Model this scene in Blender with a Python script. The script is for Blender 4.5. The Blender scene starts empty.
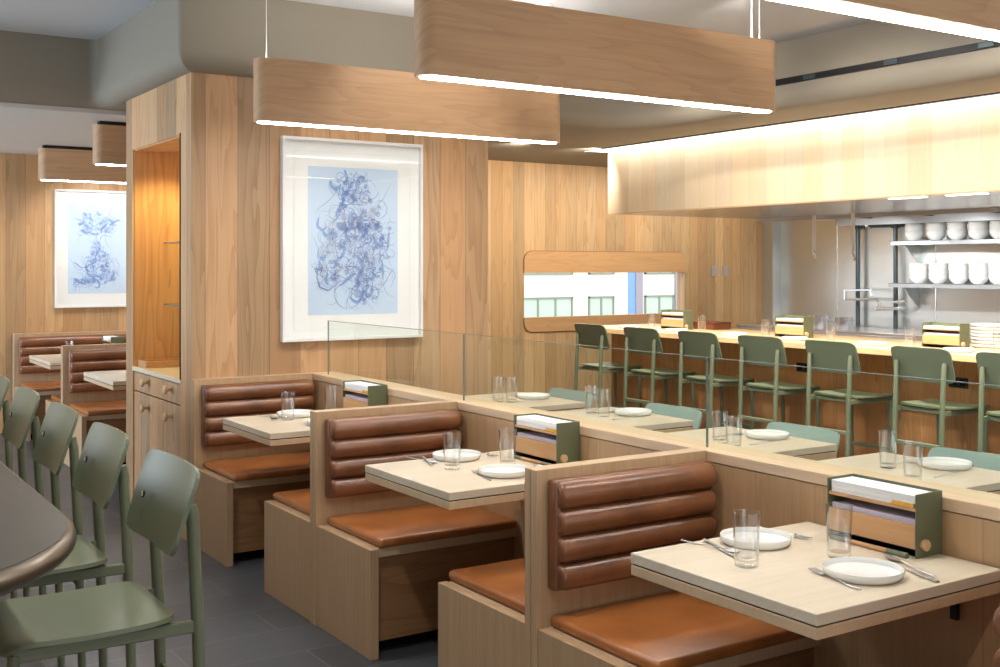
import bpy, bmesh, math, random
from mathutils import Vector, Matrix
random.seed(7)
PI = math.pi
S = bpy.context.scene
COL = S.collection

# ------------------------------------------------------------------ helpers
class MB:
    """collects shapes and links them as one mesh object"""
    def __init__(self):
        self.bm = bmesh.new()
    def box(self, x0, x1, y0, y1, z0, z1, bev=0.0, seg=1):
        bm = self.bm
        if x1 < x0: x0, x1 = x1, x0
        if y1 < y0: y0, y1 = y1, y0
        if z1 < z0: z0, z1 = z1, z0
        v = [bm.verts.new(c) for c in ((x0,y0,z0),(x1,y0,z0),(x1,y1,z0),(x0,y1,z0),(x0,y0,z1),(x1,y0,z1),(x1,y1,z1),(x0,y1,z1))]
        f = [bm.faces.new([v[i] for i in q]) for q in ((3,2,1,0),(4,5,6,7),(0,1,5,4),(1,2,6,5),(2,3,7,6),(3,0,4,7))]
        if bev > 0:
            e = list({e for g in f for e in g.edges})
            bmesh.ops.bevel(bm, geom=e, offset=bev, segments=seg, profile=0.5, affect='EDGES')
        return self
    def rings(self, rings, cap0=True, cap1=True, closed=False):
        bm = self.bm
        R = [[bm.verts.new(p) for p in r] for r in rings]
        n = len(R[0])
        m = len(R)
        for i in range(m if closed else m - 1):
            a, b = R[i], R[(i + 1) % m]
            for j in range(n):
                k = (j + 1) % n
                bm.faces.new((a[j], a[k], b[k], b[j]))
        if not closed:
            if cap0: bm.faces.new(list(reversed(R[0])))
            if cap1: bm.faces.new(R[-1])
        return self
    def tube(self, path, r, n=12, caps=True, squash=None):
        """round tube through the points of path; r a number or one per point"""
        P = [Vector(p) for p in path]
        rr = r if isinstance(r, (list, tuple)) else [r] * len(P)
        out = []
        up = None
        for i, p in enumerate(P):
            if i == 0: t = P[1] - P[0]
            elif i == len(P) - 1: t = P[-1] - P[-2]
            else: t = (P[i+1] - p).normalized() + (p - P[i-1]).normalized()
            t.normalize()
            if up is None:
                up = Vector((0,0,1)) if abs(t.z) < 0.9 else Vector((1,0,0))
            sd = t.cross(up)
            if sd.length < 1e-4:
                sd = t.cross(Vector((0,1,0)))
            sd.normalize()
            up = sd.cross(t).normalized()
            out.append([p + (sd * math.cos(a) + up * math.sin(a) * (squash or 1)) * rr[i] for a in (2*PI*k/n for k in range(n))])
        return self.rings(out, caps, caps)
    def lathe(self, prof, c=(0,0,0), n=28, axis='z', sx=1, sy=1, closed=False):
        out = []
        for (r, h) in prof:
            ring = []
            for k in range(n):
                a = 2*PI*k/n
                p, q = r*math.cos(a)*sx, r*math.sin(a)*sy
                if axis == 'z': ring.append((c[0]+p, c[1]+q, c[2]+h))
                elif axis == 'x': ring.append((c[0]+h, c[1]+p, c[2]+q))
                else: ring.append((c[0]+q, c[1]+h, c[2]+p))
            out.append(ring)
        return self.rings(out, True, True, closed)
    def prism(self, poly, z0, z1, bev=0.0, seg=2):
        bm = self.bm
        a = [bm.verts.new((p[0], p[1], z0)) for p in poly]
        b = [bm.verts.new((p[0], p[1], z1)) for p in poly]
        n = len(poly)
        fa = bm.faces.new(list(reversed(a))); fb = bm.faces.new(b)
        for i in range(n):
            j = (i + 1) % n
            bm.faces.new((a[i], a[j], b[j], b[i]))
        if bev > 0:
            bmesh.ops.bevel(bm, geom=list(fa.edges) + list(fb.edges), offset=bev, segments=seg, profile=0.5, affect='EDGES')
        return self
    def sheet(self, fn, nu, nv, th):
        """a thick curved sheet: fn(s,t) -> point, s and t run 0..1"""
        bm = self.bm
        G = [[Vector(fn(i/nu, j/nv)) for j in range(nv+1)] for i in range(nu+1)]
        def nrm(i, j):
            a = G[min(i+1,nu)][j] - G[max(i-1,0)][j]
            b = G[i][min(j+1,nv)] - G[i][max(j-1,0)]
            return a.cross(b).normalized()
        A = [[bm.verts.new(G[i][j] + nrm(i,j)*th/2) for j in range(nv+1)] for i in range(nu+1)]
        B = [[bm.verts.new(G[i][j] - nrm(i,j)*th/2) for j in range(nv+1)] for i in range(nu+1)]
        for i in range(nu):
            for j in range(nv):
                bm.faces.new((A[i][j], A[i+1][j], A[i+1][j+1], A[i][j+1]))
                bm.faces.new((B[i][j], B[i][j+1], B[i+1][j+1], B[i+1][j]))
        for i in range(nu):
            bm.faces.new((A[i][0], B[i][0], B[i+1][0], A[i+1][0]))
            bm.faces.new((A[i][nv], A[i+1][nv], B[i+1][nv], B[i][nv]))
        for j in range(nv):
            bm.faces.new((A[0][j], A[0][j+1], B[0][j+1], B[0][j]))
            bm.faces.new((A[nu][j], B[nu][j], B[nu][j+1], A[nu][j+1]))
        return self
    def move(self, M):
        bmesh.ops.transform(self.bm, matrix=M, verts=self.bm.verts)
        return self
    def build(self, name, mat, parent=None, smooth=0.6, kind=None, loc=None):
        bm = self.bm
        bmesh.ops.recalc_face_normals(bm, faces=bm.faces)
        me = bpy.data.meshes.new(name)
        bm.to_mesh(me); bm.free()
        if smooth:
            for p in me.polygons: p.use_smooth = True
            me.set_sharp_from_angle(angle=smooth)
        me.materials.append(mat)
        o = bpy.data.objects.new(name, me)
        COL.objects.link(o)
        if parent is not None: o.parent = parent
        if kind: o['kind'] = kind
        if loc is not None: o.location = loc
        return o

def tag(o, label, cat, group=None, kind=None):
    o['label'] = label; o['category'] = cat
    if group: o['group'] = group
    if kind: o['kind'] = kind
    return o
def thing(name, label, cat, loc=(0,0,0), rz=0.0, group=None):
    o = bpy.data.objects.new(name, None)
    COL.objects.link(o)
    o.location = loc; o.rotation_euler = (0,0,rz)
    o.empty_display_size = 0.05
    return tag(o, label, cat, group)
def dup(root, loc, rz=None, label=None, group=None):
    r = root.copy(); COL.objects.link(r)
    r.location = loc
    if rz is not None: r.rotation_euler = (0,0,rz)
    if label: r['label'] = label
    if group: r['group'] = group
    for ch in list(root.children):
        c = ch.copy(); COL.objects.link(c); c.parent = r
        for g in list(ch.children):
            d = g.copy(); COL.objects.link(d); d.parent = c
    return r
def struct(o):
    o['kind'] = 'structure'; return o

# ------------------------------------------------------------------ materials
class NT:
    def __init__(self, name):
        self.m = bpy.data.materials.new(name); self.m.use_nodes = True
        self.t = self.m.node_tree; self.t.nodes.clear()
        self.out = self.t.nodes.new('ShaderNodeOutputMaterial')
    def n(self, typ, **kw):
        x = self.t.nodes.new(typ)
        for k, v in kw.items(): setattr(x, k, v)
        return x
    def l(self, a, b): self.t.links.new(a, b)
    def val(self, sock, v):
        if hasattr(v, 'is_output'): self.l(v, sock)
        else: sock.default_value = v
    def math(self, op, a, b=0.0, c=0.0):
        x = self.n('ShaderNodeMath', operation=op)
        self.val(x.inputs[0], a); self.val(x.inputs[1], b)
        if op in ('MULTIPLY_ADD',): self.val(x.inputs[2], c)
        return x.outputs[0]
    def mix(self, f, a, b, blend='MIX'):
        x = self.n('ShaderNodeMix', data_type='RGBA', blend_type=blend)
        self.val(x.inputs[0], f); self.val(x.inputs[6], a); self.val(x.inputs[7], b)
        return x.outputs[2]
    def noise(self, vec, scale, detail=3, rough=0.55, dist=0.0):
        x = self.n('ShaderNodeTexNoise')
        if vec is not None: self.l(vec, x.inputs['Vector'])
        x.inputs['Scale'].default_value = scale; x.inputs['Detail'].default_value = detail
        x.inputs['Roughness'].default_value = rough; x.inputs['Distortion'].default_value = dist
        return x.outputs[0]
    def comb(self, x, y, z=0.0):
        c = self.n('ShaderNodeCombineXYZ')
        for s, v in zip(c.inputs, (x, y, z)): self.val(s, v)
        return c.outputs[0]
    def ramp(self, f, stops):
        r = self.n('ShaderNodeValToRGB')
        e = r.color_ramp.elements
        while len(e) < len(stops): e.new(0.5)
        for i, (p, c) in enumerate(stops):
            e[i].position = p; e[i].color = (*c, 1) if len(c) == 3 else c
        self.l(f, r.inputs[0])
        return r.outputs[0]
    def bsdf(self, **kw):
        b = self.n('ShaderNodeBsdfPrincipled')
        for k, v in kw.items():
            self.val(b.inputs[k.replace('_', ' ')], v)
        self.l(b.outputs[0], self.out.inputs[0])
        return b
    def bump(self, h, strength, dist=0.01):
        b = self.n('ShaderNodeBump'); b.inputs['Strength'].default_value = strength; b.inputs['Distance'].default_value = dist
        self.l(h, b.inputs['Height'])
        return b.outputs[0]

def rgb(h):
    """sRGB 0-255 to linear"""
    return tuple(((c/255)/12.92 if c/255 <= 0.04045 else (((c/255)+0.055)/1.055)**2.4) for c in h)
def c4(c): return (c[0], c[1], c[2], 1.0)

def plain(name, col, rough=0.5, metal=0.0, spec=0.5, var=0.06, scale=6.0, coat=0.0):
    t = NT(name)
    tc = t.n('ShaderNodeTexCoord')
    n = t.noise(tc.outputs['Object'], scale, 3)
    dark = c4(tuple(x*(1-var) for x in col)); light = c4(tuple(min(1, x*(1+var)) for x in col))
    c = t.mix(n, dark, light)
    t.bsdf(Base_Color=c, Roughness=rough, Metallic=metal, Specular_IOR_Level=spec, Coat_Weight=coat)
    return t.m

def wood(name, light, dark, along='z', plank=0.0, joint=0.35, tint=0.28, ring=0.5, streak=0.5, rough=0.42, across_scale=1.0, seed=0.0, hue=None):
    """oak or ash; 'along' is the grain direction; planks of width 'plank' side by side"""
    t = NT(name)
    tc = t.n('ShaderNodeTexCoord')
    sp = t.n('ShaderNodeSeparateXYZ'); t.l(tc.outputs['Object'], sp.inputs[0])
    X, Y, Z = sp.outputs
    oi = t.n('ShaderNodeObjectInfo')
    rnd = t.math('MULTIPLY', oi.outputs['Random'], 37.0)
    if along == 'z': g, a = Z, t.math('ADD', X, Y)
    elif along == 'x': g, a = X, t.math('ADD', Y, Z)
    else: g, a = Y, t.math('ADD', X, Z)
    a = t.math('MULTIPLY', a, across_scale)
    if plank:
        q = t.math('DIVIDE', t.math('ADD', a, 50.0 + seed), plank)
        idx = t.math('FLOOR', q); fr = t.math('FRACT', q)
        wn = t.n('ShaderNodeTexWhiteNoise', noise_dimensions='1D'); t.l(t.math('ADD', idx, 0.37), wn.inputs['W'])
        pr = wn.outputs['Value']
        off = t.math('MULTIPLY', pr, 23.0)
    else:
        pr = None; off = rnd
    v1 = t.comb(t.math('MULTIPLY', a, 5.5), t.math('ADD', t.math('MULTIPLY', g, 0.55), off), off)
    n1 = t.noise(v1, 1.0, 2, 0.5, 0.25)
    rings = t.math('FRACT', t.math('MULTIPLY', n1, 11.0))
    rings = t.math('POWER', rings, 2.5)
    v2 = t.comb(t.math('MULTIPLY', a, 130.0), t.math('ADD', t.math('MULTIPLY', g, 2.2), off), off)
    n2 = t.noise(v2, 1.0, 3, 0.6)
    v3 = t.comb(t.math('MULTIPLY', a, 28.0), t.math('ADD', t.math('MULTIPLY', g, 0.9), off), 3.1)
    n3 = t.noise(v3, 1.0, 4, 0.6)
    f = t.math('ADD', t.math('MULTIPLY', rings, ring*0.75), t.math('MULTIPLY', t.math('SUBTRACT', n2, 0.3), streak*1.05))
    f = t.math('ADD', f, t.math('MULTIPLY', t.math('SUBTRACT', n3, 0.5), 0.55))
    cl = t.n('ShaderNodeClamp'); t.l(f, cl.inputs[0])
    col = t.mix(cl.outputs[0], c4(light), c4(dark))
    if plank:
        mul = t.math('ADD', t.math('MULTIPLY', pr, tint), 1.0 - tint*0.55)
        warm = t.n('ShaderNodeTexWhiteNoise', noise_dimensions='1D'); t.l(t.math('ADD', idx, 9.71), warm.inputs['W'])
        col2 = t.mix(t.math('MULTIPLY', warm.outputs['Value'], 0.55), col, c4(hue or tuple(min(1, x*y) for x, y in zip(light, (1.0, 0.78, 0.58)))), 'MIX')
        col = t.mix(1.0, col2, t.comb(mul, mul, mul), 'MULTIPLY')
        d = t.math('MINIMUM', fr, t.math('SUBTRACT', 1.0, fr))
        jn = t.math('LESS_THAN', d, 0.0016/plank)
        col = t.mix(t.math('MULTIPLY', jn, joint), col, (0.03, 0.018, 0.01, 1))
    else:
        mul = t.math('ADD', t.math('MULTIPLY', oi.outputs['Random'], 0.10), 0.95)
        col = t.mix(1.0, col, t.comb(mul, mul, mul), 'MULTIPLY')
    t.bsdf(Base_Color=col, Roughness=rough, Specular_IOR_Level=0.35, Normal=t.bump(cl.outputs[0], 0.06, 0.002))
    return t.m

def glassy(name, tint=(1,1,1), ior=1.45, rough=0.0, film=0.0):
    """thin clear glass: see-through with a fresnel reflection"""
    t = NT(name)
    tr = t.n('ShaderNodeBsdfTransparent'); tr.inputs[0].default_value = c4(tint)
    gl = t.n('ShaderNodeBsdfGlossy'); gl.inputs['Roughness'].default_value = rough
    fr = t.n('ShaderNodeFresnel'); fr.inputs[0].default_value = ior
    mx = t.n('ShaderNodeMixShader')
    ge = t.n('ShaderNodeNewGeometry')
    t.l(t.math('MULTIPLY', t.math('ADD', fr.outputs[0], film), t.math('SUBTRACT', 1.0, ge.outputs['Backfacing'])), mx.inputs[0])
    t.l(tr.outputs[0], mx.inputs[1]); t.l(gl.outputs[0], mx.inputs[2])
    t.l(mx.outputs[0], t.out.inputs[0])
    return t.m

def emit(name, col, strength):
    t = NT(name)
    e = t.n('ShaderNodeEmission'); e.inputs[0].default_value = c4(col); e.inputs[1].default_value = strength
    t.l(e.outputs[0], t.out.inputs[0])
    return t.m

def steel(name, col=(0.62,0.62,0.60), rough=0.28, along='y'):
    t = NT(name)
    tc = t.n('ShaderNodeTexCoord')
    mp = t.n('ShaderNodeMapping'); t.l(tc.outputs['Object'], mp.inputs[0])
    mp.inputs['Scale'].default_value = (40,1.2,90) if along == 'y' else (1.2,40,90)
    n = t.noise(mp.outputs[0], 1.0, 3)
    mp2 = t.n('ShaderNodeMapping'); t.l(tc.outputs['Object'], mp2.inputs[0]); mp2.inputs['Scale'].default_value = (0.7,0.7,2.2)
    n2 = t.noise(mp2.outputs[0], 1.2, 2)
    r = t.math('ADD', t.math('MULTIPLY', n, 0.05), rough - 0.02)
    t.bsdf(Base_Color=c4(col), Metallic=0.8, Roughness=r, Normal=t.bump(n2, 0.22, 0.05))
    return t.m

def leather(name, a, b):
    t = NT(name)
    tc = t.n('ShaderNodeTexCoord')
    n = t.noise(tc.outputs['Object'], 7.0, 4, 0.6)
    n2 = t.noise(tc.outputs['Object'], 260.0, 2)
    n3 = t.noise(tc.outputs['Object'], 28.0, 3)
    c = t.ramp(n, [(0.3, a), (0.7, b)])
    t.bsdf(Base_Color=c, Roughness=t.math('ADD', t.math('MULTIPLY', n3, 0.16), 0.24), Specular_IOR_Level=0.75,
           Normal=t.bump(t.math('ADD', t.math('MULTIPLY', n2, 0.3), n3), 0.10, 0.004))
    return t.m

def tile(name):
    t = NT(name)
    tc = t.n('ShaderNodeTexCoord')
    br = t.n('ShaderNodeTexBrick')
    t.l(tc.outputs['Object'], br.inputs['Vector'])
    br.offset = 0.5; br.squash = 1.0
    br.inputs['Color1'].default_value = c4(rgb((82,86,92))); br.inputs['Color2'].default_value = c4(rgb((100,104,110)))
    br.inputs['Mortar'].default_value = c4(rgb((120,121,124)))
    br.inputs['Scale'].default_value = 1.0
    br.inputs['Mortar Size'].default_value = 0.003
    br.inputs['Mortar Smooth'].default_value = 0.1
    br.inputs['Bias'].default_value = 0.0
    br.inputs['Brick Width'].default_value = 0.92; br.inputs['Row Height'].default_value = 0.305
    mp = t.n('ShaderNodeMapping'); t.l(tc.outputs['Object'], mp.inputs[0]); mp.inputs['Scale'].default_value = (3, 40, 1)
    n = t.noise(mp.outputs[0], 1.0, 4)
    c = t.mix(t.math('MULTIPLY', n, 0.35), br.outputs['Color'], (0.03,0.03,0.033,1))
    t.bsdf(Base_Color=c, Roughness=0.38, Specular_IOR_Level=0.4, Normal=t.bump(br.outputs['Fac'], 0.2, -0.003))
    return t.m

M = {}
M['oak_wall'] = wood('oak_wall', rgb((210,178,132)), rgb((160,120,76)), 'z', plank=0.135, tint=0.36, joint=0.5)
M['oak_pier'] = wood('oak_pier', rgb((200,168,132)), rgb((146,108,74)), 'z', plank=0.19, tint=0.42, ring=0.6, joint=0.6)
M['oak_left'] = wood('oak_left', rgb((200,166,124)), rgb((150,110,74)), 'z', plank=0.17, tint=0.4, joint=0.5)
M['oak_hood'] = wood('oak_hood', rgb((242,228,200)), rgb((220,200,166)), 'z', plank=0.19, tint=0.14, ring=0.25, joint=0.2)
M['oak_counter_front'] = wood('oak_counter_front', rgb((196,146,98)), rgb((140,92,54)), 'z', plank=0.16, tint=0.25)
M['ash'] = wood('ash_veneer', rgb((196,164,128)), rgb((150,117,84)), 'z', ring=0.12, streak=0.75, rough=0.4)
M['shaded_oak'] = wood('shaded_oak', rgb((164,122,84)), rgb((118,82,52)), 'x', ring=0.5)  # lying-grain oak, darkened in its colour for the shade under the seat
M['ash_edge'] = wood('ash_edge', rgb((212,184,150)), rgb((180,148,112)), 'z', ring=0.1, streak=0.6)
M['ash_spine'] = wood('ash_spine', rgb((200,166,126)), rgb((152,116,80)), 'z', plank=0.41, tint=0.07, ring=0.15, streak=0.75, joint=0.25, hue=rgb((206,168,126)))
M['ash_cap'] = wood('ash_cap', rgb((226,198,162)), rgb((190,156,118)), 'y', ring=0.2, streak=0.5)
M['tabletop'] = wood('tabletop_oak', rgb((226,213,192)), rgb((192,172,144)), 'x', plank=0.115, tint=0.07, ring=0.25, streak=0.55, joint=0.05, hue=rgb((216,200,174)), rough=0.38)
M['pendant_oak'] = wood('pendant_oak', rgb((200,162,124)), rgb((158,120,88)), 'x', ring=0.3, streak=0.6)
M['panel_oak'] = wood('window_panel_oak', rgb((214,168,116)), rgb((180,130,82)), 'x', ring=0.3, streak=0.6)
M['counter_oak'] = wood('counter_top_oak', rgb((226,190,142)), rgb((190,148,100)), 'y', ring=0.25, streak=0.5, rough=0.3)
M['caddy_oak'] = wood('caddy_oak', rgb((206,160,112)), rgb((172,124,80)), 'y', ring=0.25, streak=0.5)
M['niche_oak'] = wood('niche_oak', rgb((212,168,116)), rgb((164,116,70)), 'z', ring=0.5, streak=0.5)
M['dark_oak'] = wood('red_brown_wood', rgb((126,76,48)), rgb((90,50,30)), 'y', ring=0.3)
M['leather'] = leather('saddle_leather', rgb((108,66,40)), rgb((142,90,56)))
M['leather_seat'] = leather('seat_leather', rgb((148,88,42)), rgb((182,114,60)))
M['paint'] = plain('taupe_ceiling_paint', rgb((200,200,198)), 0.75, spec=0.15, var=0.02, scale=1.5)
M['paint_soffit'] = plain('taupe_soffit_paint', rgb((142,133,118)), 0.6, spec=0.25, var=0.02, scale=1.5)
M['white_wall'] = plain('white_wall_paint', rgb((215,212,205)), 0.8, spec=0.15, var=0.02)
M['tile'] = tile('slate_floor_tile')
M['green'] = plain('sage_green_lacquer', rgb((107,116,91)), 0.33, var=0.03, spec=0.5)
M['green_leg'] = plain('olive_green_metal', rgb((110,116,92)), 0.36, var=0.03)
M['teal'] = plain('pale_teal_lacquer', rgb((158,180,170)), 0.35, var=0.03)
M['caddy_green'] = plain('caddy_green_metal', rgb((106,112,84)), 0.4, var=0.03)
M['black'] = plain('black_plastic', (0.008,0.008,0.008), 0.5, var=0.1)
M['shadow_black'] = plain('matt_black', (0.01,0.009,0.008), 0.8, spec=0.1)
M['white'] = plain('white_ceramic', rgb((238,237,232)), 0.18, var=0.01)
M['paper'] = plain('white_paper', rgb((240,238,234)), 0.8, spec=0.1, var=0.03, scale=40)
M['paper_lilac'] = plain('lilac_paper', rgb((206,198,214)), 0.8, spec=0.1, var=0.03)
M['yellow'] = plain('yellow_card', rgb((226,170,40)), 0.5, var=0.1, scale=60)
M['stone'] = plain('cream_stone', rgb((232,222,196)), 0.3, var=0.04, scale=14)
M['frame_white'] = plain('white_frame_paint', rgb((236,236,234)), 0.4, var=0.01)
M['mat_white'] = plain('white_mat_board', rgb((244,243,240)), 0.8, spec=0.1, var=0.01)
M['print_blue'] = plain('pale_blue_print', rgb((204,222,240)), 0.7, spec=0.1, var=0.06, scale=3)
M['ink'] = plain('blue_ink', rgb((92,114,178)), 0.7, var=0.25, scale=10)
M['ink_grey'] = plain('grey_violet_ink', rgb((150,150,178)), 0.7, var=0.2, scale=10)
M['ink_light'] = plain('light_blue_ink', rgb((118,150,212)), 0.7, var=0.2, scale=10)
M['ink_pale'] = plain('pale_blue_ink', rgb((168,188,224)), 0.7, var=0.15, scale=10)
M['ink_wash'] = plain('blue_wash', rgb((158,188,228)), 0.8, spec=0.1, var=0.15, scale=18)
M['steel'] = steel('brushed_steel', (0.62,0.65,0.64), 0.34)
M['steel_hood'] = steel('hood_steel', (0.60,0.57,0.56), 0.25)
M['steel_bar'] = steel('bar_top_steel', (0.15,0.146,0.128), 0.36)
M['chrome'] = plain('chrome', (0.80,0.82,0.84), 0.18, metal=0.8, var=0.01)
M['shelf_steel'] = plain('satin_shelf_steel', (0.40,0.42,0.43), 0.4, metal=0.5, var=0.03)
M['cutlery'] = plain('cutlery_steel', (0.60,0.60,0.60), 0.28, metal=0.75, var=0.03)
M['pipe'] = plain('dark_steel_pipe', rgb((72,84,88)), 0.4, metal=0.4, var=0.1)
M['pot_metal'] = steel('pot_steel', (0.62,0.62,0.62), 0.22)
M['bronze'] = plain('bronze_edge', (0.21,0.175,0.14), 0.28, metal=0.9, var=0.04)
M['glass'] = glassy('screen_glass', (0.955,0.985,0.965), 1.45)
M['glass_edge'] = plain('green_glass_edge', rgb((112,124,112)), 0.15, var=0.04)
t = NT('tumbler_glass')
_lw = t.n('ShaderNodeLayerWeight'); _lw.inputs[0].default_value = 0.5
_tr = t.n('ShaderNodeBsdfTransparent'); t.l(t.mix(t.math('POWER', _lw.outputs['Facing'], 4.0), (0.975,0.98,0.98,1), (0.45,0.47,0.47,1)), _tr.inputs[0])
_gl = t.n('ShaderNodeBsdfGlossy'); _gl.inputs[0].default_value = (1,1,1,1); _gl.inputs['Roughness'].default_value = 0.0
_mx = t.n('ShaderNodeMixShader'); t.l(t.math('ADD', t.math('MULTIPLY', t.math('POWER', _lw.outputs['Facing'], 3.0), 0.75), 0.07), _mx.inputs[0])
t.l(_tr.outputs[0], _mx.inputs[1]); t.l(_gl.outputs[0], _mx.inputs[2]); t.l(_mx.outputs[0], t.out.inputs[0]); M['tumbler'] = t.m
M['window_glass'] = glassy('window_glass', (0.985,0.995,1.0), 1.3)
M['led'] = emit('pendant_led', (1.0,0.96,0.90), 21.0)
M['led_up'] = emit('pendant_uplight', (1.0,0.99,0.98), 17.0)
M['led_cove'] = emit('cove_led', (1.0,0.98,0.93), 2.6)
M['led_hood'] = emit('hood_led', (1.0,0.97,0.92), 12.0)
M['led_niche'] = emit('niche_led', (1.0,0.62,0.22), 18.0)
M['plastic_white'] = plain('white_plastic', rgb((232,232,228)), 0.35, var=0.01)
M['plate_grey'] = plain('grey_switch_plate', rgb((176,172,164)), 0.4, var=0.02)
M['wire'] = plain('white_cord', rgb((235,235,230)), 0.5, var=0.02)
M['facade'] = plain('cream_facade', rgb((226,220,206)), 0.8, spec=0.1, var=0.04, scale=0.6)
M['facade_window'] = plain('pale_green_window', rgb((182,198,178)), 0.5, var=0.12, scale=0.5)
M['facade_frame'] = plain('grey_green_window_frame', rgb((128,136,120)), 0.5)
M['facade_blue'] = plain('blue_pilaster', rgb((112,150,206)), 0.5)
M['facade_grey'] = plain('mauve_pilaster', rgb((148,140,146)), 0.6)
M['pale_wood'] = wood('pale_knob_wood', rgb((226,188,142)), rgb((200,156,108)), 'x', ring=0.2)
M['canvas'] = plain('asphalt', rgb((120,120,120)), 0.9)

# ------------------------------------------------------------------ camera
F = 1136.0
cam = bpy.data.cameras.new('camera'); camo = bpy.data.objects.new('camera', cam); COL.objects.link(camo)
camo.location = (0, 0, 1.55)
camo.rotation_euler = (PI/2, 0, -math.atan2(0.544, 0.839))
cam.sensor_fit = 'HORIZONTAL'; cam.sensor_width = 36.0; cam.lens = 36.0*F/1000.0
cam.shift_y = -(333.5-266.0)/1000.0
cam.clip_start = 0.05; cam.clip_end = 200
S.camera = camo

# ------------------------------------------------------------------ setting
ZC, ZS = 3.08, 2.63          # tray ceiling, soffit
UW = 2.705                   # face of the low spine wall
struct(MB().box(-4.0, 11.2, -2.6, 11.6, -0.10, 0.0).build('floor', M['tile'], smooth=0))
struct(MB().box(-4.0, 11.2, -2.6, 11.6, ZC, ZC+0.1).build('ceiling', M['paint'], smooth=0))

# soffit round the raised tray: vertical face, rounded lower edge, flat underside
TRAY = [(-4.0,7.95),(1.90,7.95),(1.90,6.15),(4.06,6.15),(4.06,7.0),(5.83,7.0),(5.83,-2.6)]
TR = [0.06, 0.03, 0.03, 0.06, 0.42]
def tray_path(o, seg=8):
    """the tray's outline moved outwards by o, its corners rounded"""
    P = [Vector(p) for p in TRAY]
    N = [Vector((-(b-a).y, (b-a).x)).normalized() for a, b in zip(P, P[1:])]
    Q = [P[0] + N[0]*o] + [P[k] + N[k-1]*o + N[k]*o for k in range(1, len(P)-1)] + [P[-1] + N[-1]*o]
    out = [Q[0]]
    for k in range(1, len(Q)-1):
        d0, d1 = (P[k-1]-P[k]).normalized(), (P[k+1]-P[k]).normalized()
        convex = d0.dot(N[k]) > 0          # the solid's own corner: radius shrinks with o
        r = max(TR[k-1] - o, 0.003) if convex else TR[k-1] + o
        c = Q[k] + d0*r + d1*r
        for q in range(seg+1):
            t = q/seg*PI/2
            out.append(c - d1*r*math.cos(t) - d0*r*math.sin(t))
    out.append(Q[-1])
    return out
R = 0.115
prof = [(0.0, ZC+0.02)] + [(R*(1-math.cos(k/8*PI/2)), ZS+R - R*math.sin(k/8*PI/2)) for k in range(9)]
mb = MB()
rows = []
for (o, z) in prof:
    rows.append([mb.bm.verts.new((p.x, p.y, z)) for p in tray_path(o)])
for a, b in zip(rows, rows[1:]):
    for i in range(len(a)-1):
        mb.bm.faces.new((a[i], a[i+1], b[i+1], b[i]))
last = rows[-1]
outer = [mb.bm.verts.new(p) for p in ((11.2,-2.6,ZS),(11.2,11.6,ZS),(-4.0,11.6,ZS))]
ring = last + outer
from mathutils.geometry import tessellate_polygon
for tri in tessellate_polygon([[Vector((v.co.x, v.co.y, 0)) for v in ring]]):
    try: mb.bm.faces.new([ring[i] for i in tri])
    except ValueError: pass
struct(MB().box(-4.0, 3.88, 8.075, 11.35, 2.600, 2.63).build('ceiling_far', M['white_wall'], smooth=0))
sof = struct(mb.build('ceiling_soffit', M['paint_soffit'], smooth=0.5))
# thin dark reveal and black linear diffuser on the tray's side
slot = MB().box(5.815, 5.835, -2.0, 6.62, 2.785, 2.825)
slot = slot.build('linear_air_slot', M['black'], smooth=0)
tag(slot, 'long black linear slot along the brown ceiling bulkhead over the bar', 'air slot')
for k, v in enumerate((5.2, 4.55, 3.9, 3.2)):
    MB().box(5.808, 5.816, v-0.05, v+0.05, 2.790, 2.820).build('blade', M['pipe'], slot, smooth=0)
rv = struct(MB().box(6.44, 6.455, -2.0, 8.46, ZS-0.004, ZS+0.004).build('trim_1', M['shadow_black'], smooth=0))

# walls
def wall(name, mat, *boxes):
    m = MB()
    for b in boxes: m.box(*b)
    return struct(m.build(name, mat, smooth=0))
WZ = 2.70
wall('wall_back', M['oak_wall'],
     (3.9, 6.64, 9.78, 9.90, 0, WZ), (8.86, 10.24, 9.78, 9.90, 0, WZ),
     (6.64, 8.86, 9.78, 9.90, 0, 1.01), (6.64, 8.86, 9.78, 9.90, 1.483, WZ))
wall('wall_passage', M['oak_wall'], (3.88, 3.90, 7.6, 11.5, 0, WZ))
wall('wall_far', M['oak_left'], (-4.0, 3.9, 11.35, 11.5, 0, WZ))
wall('wall_left', M['white_wall'], (-4.1, -4.0, -2.6, 11.6, 0, ZC+0.05))
wall('wall_rear', M['white_wall'], (-4.0, 11.2, -2.7, -2.6, 0, ZC+0.05))
wall('wall_right', M['white_wall'], (11.2, 11.3, -2.6, 11.6, 0, ZC+0.05))
wall('wall_kitchen', M['steel'], (10.24, 10.36, -2.0, 9.64, 0, WZ))
struct(MB().box(10.10, 10.24, 9.60, 9.78, 0, WZ).build('trim_2', M['steel'], smooth=0))
for i, v in enumerate((8.75, 7.45, 6.2)):
    struct(MB().box(10.232, 10.242, v-0.006, v+0.006, 0.8, 2.3).build('trim_%d' % (i+3), M['chrome'], smooth=0))
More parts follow.
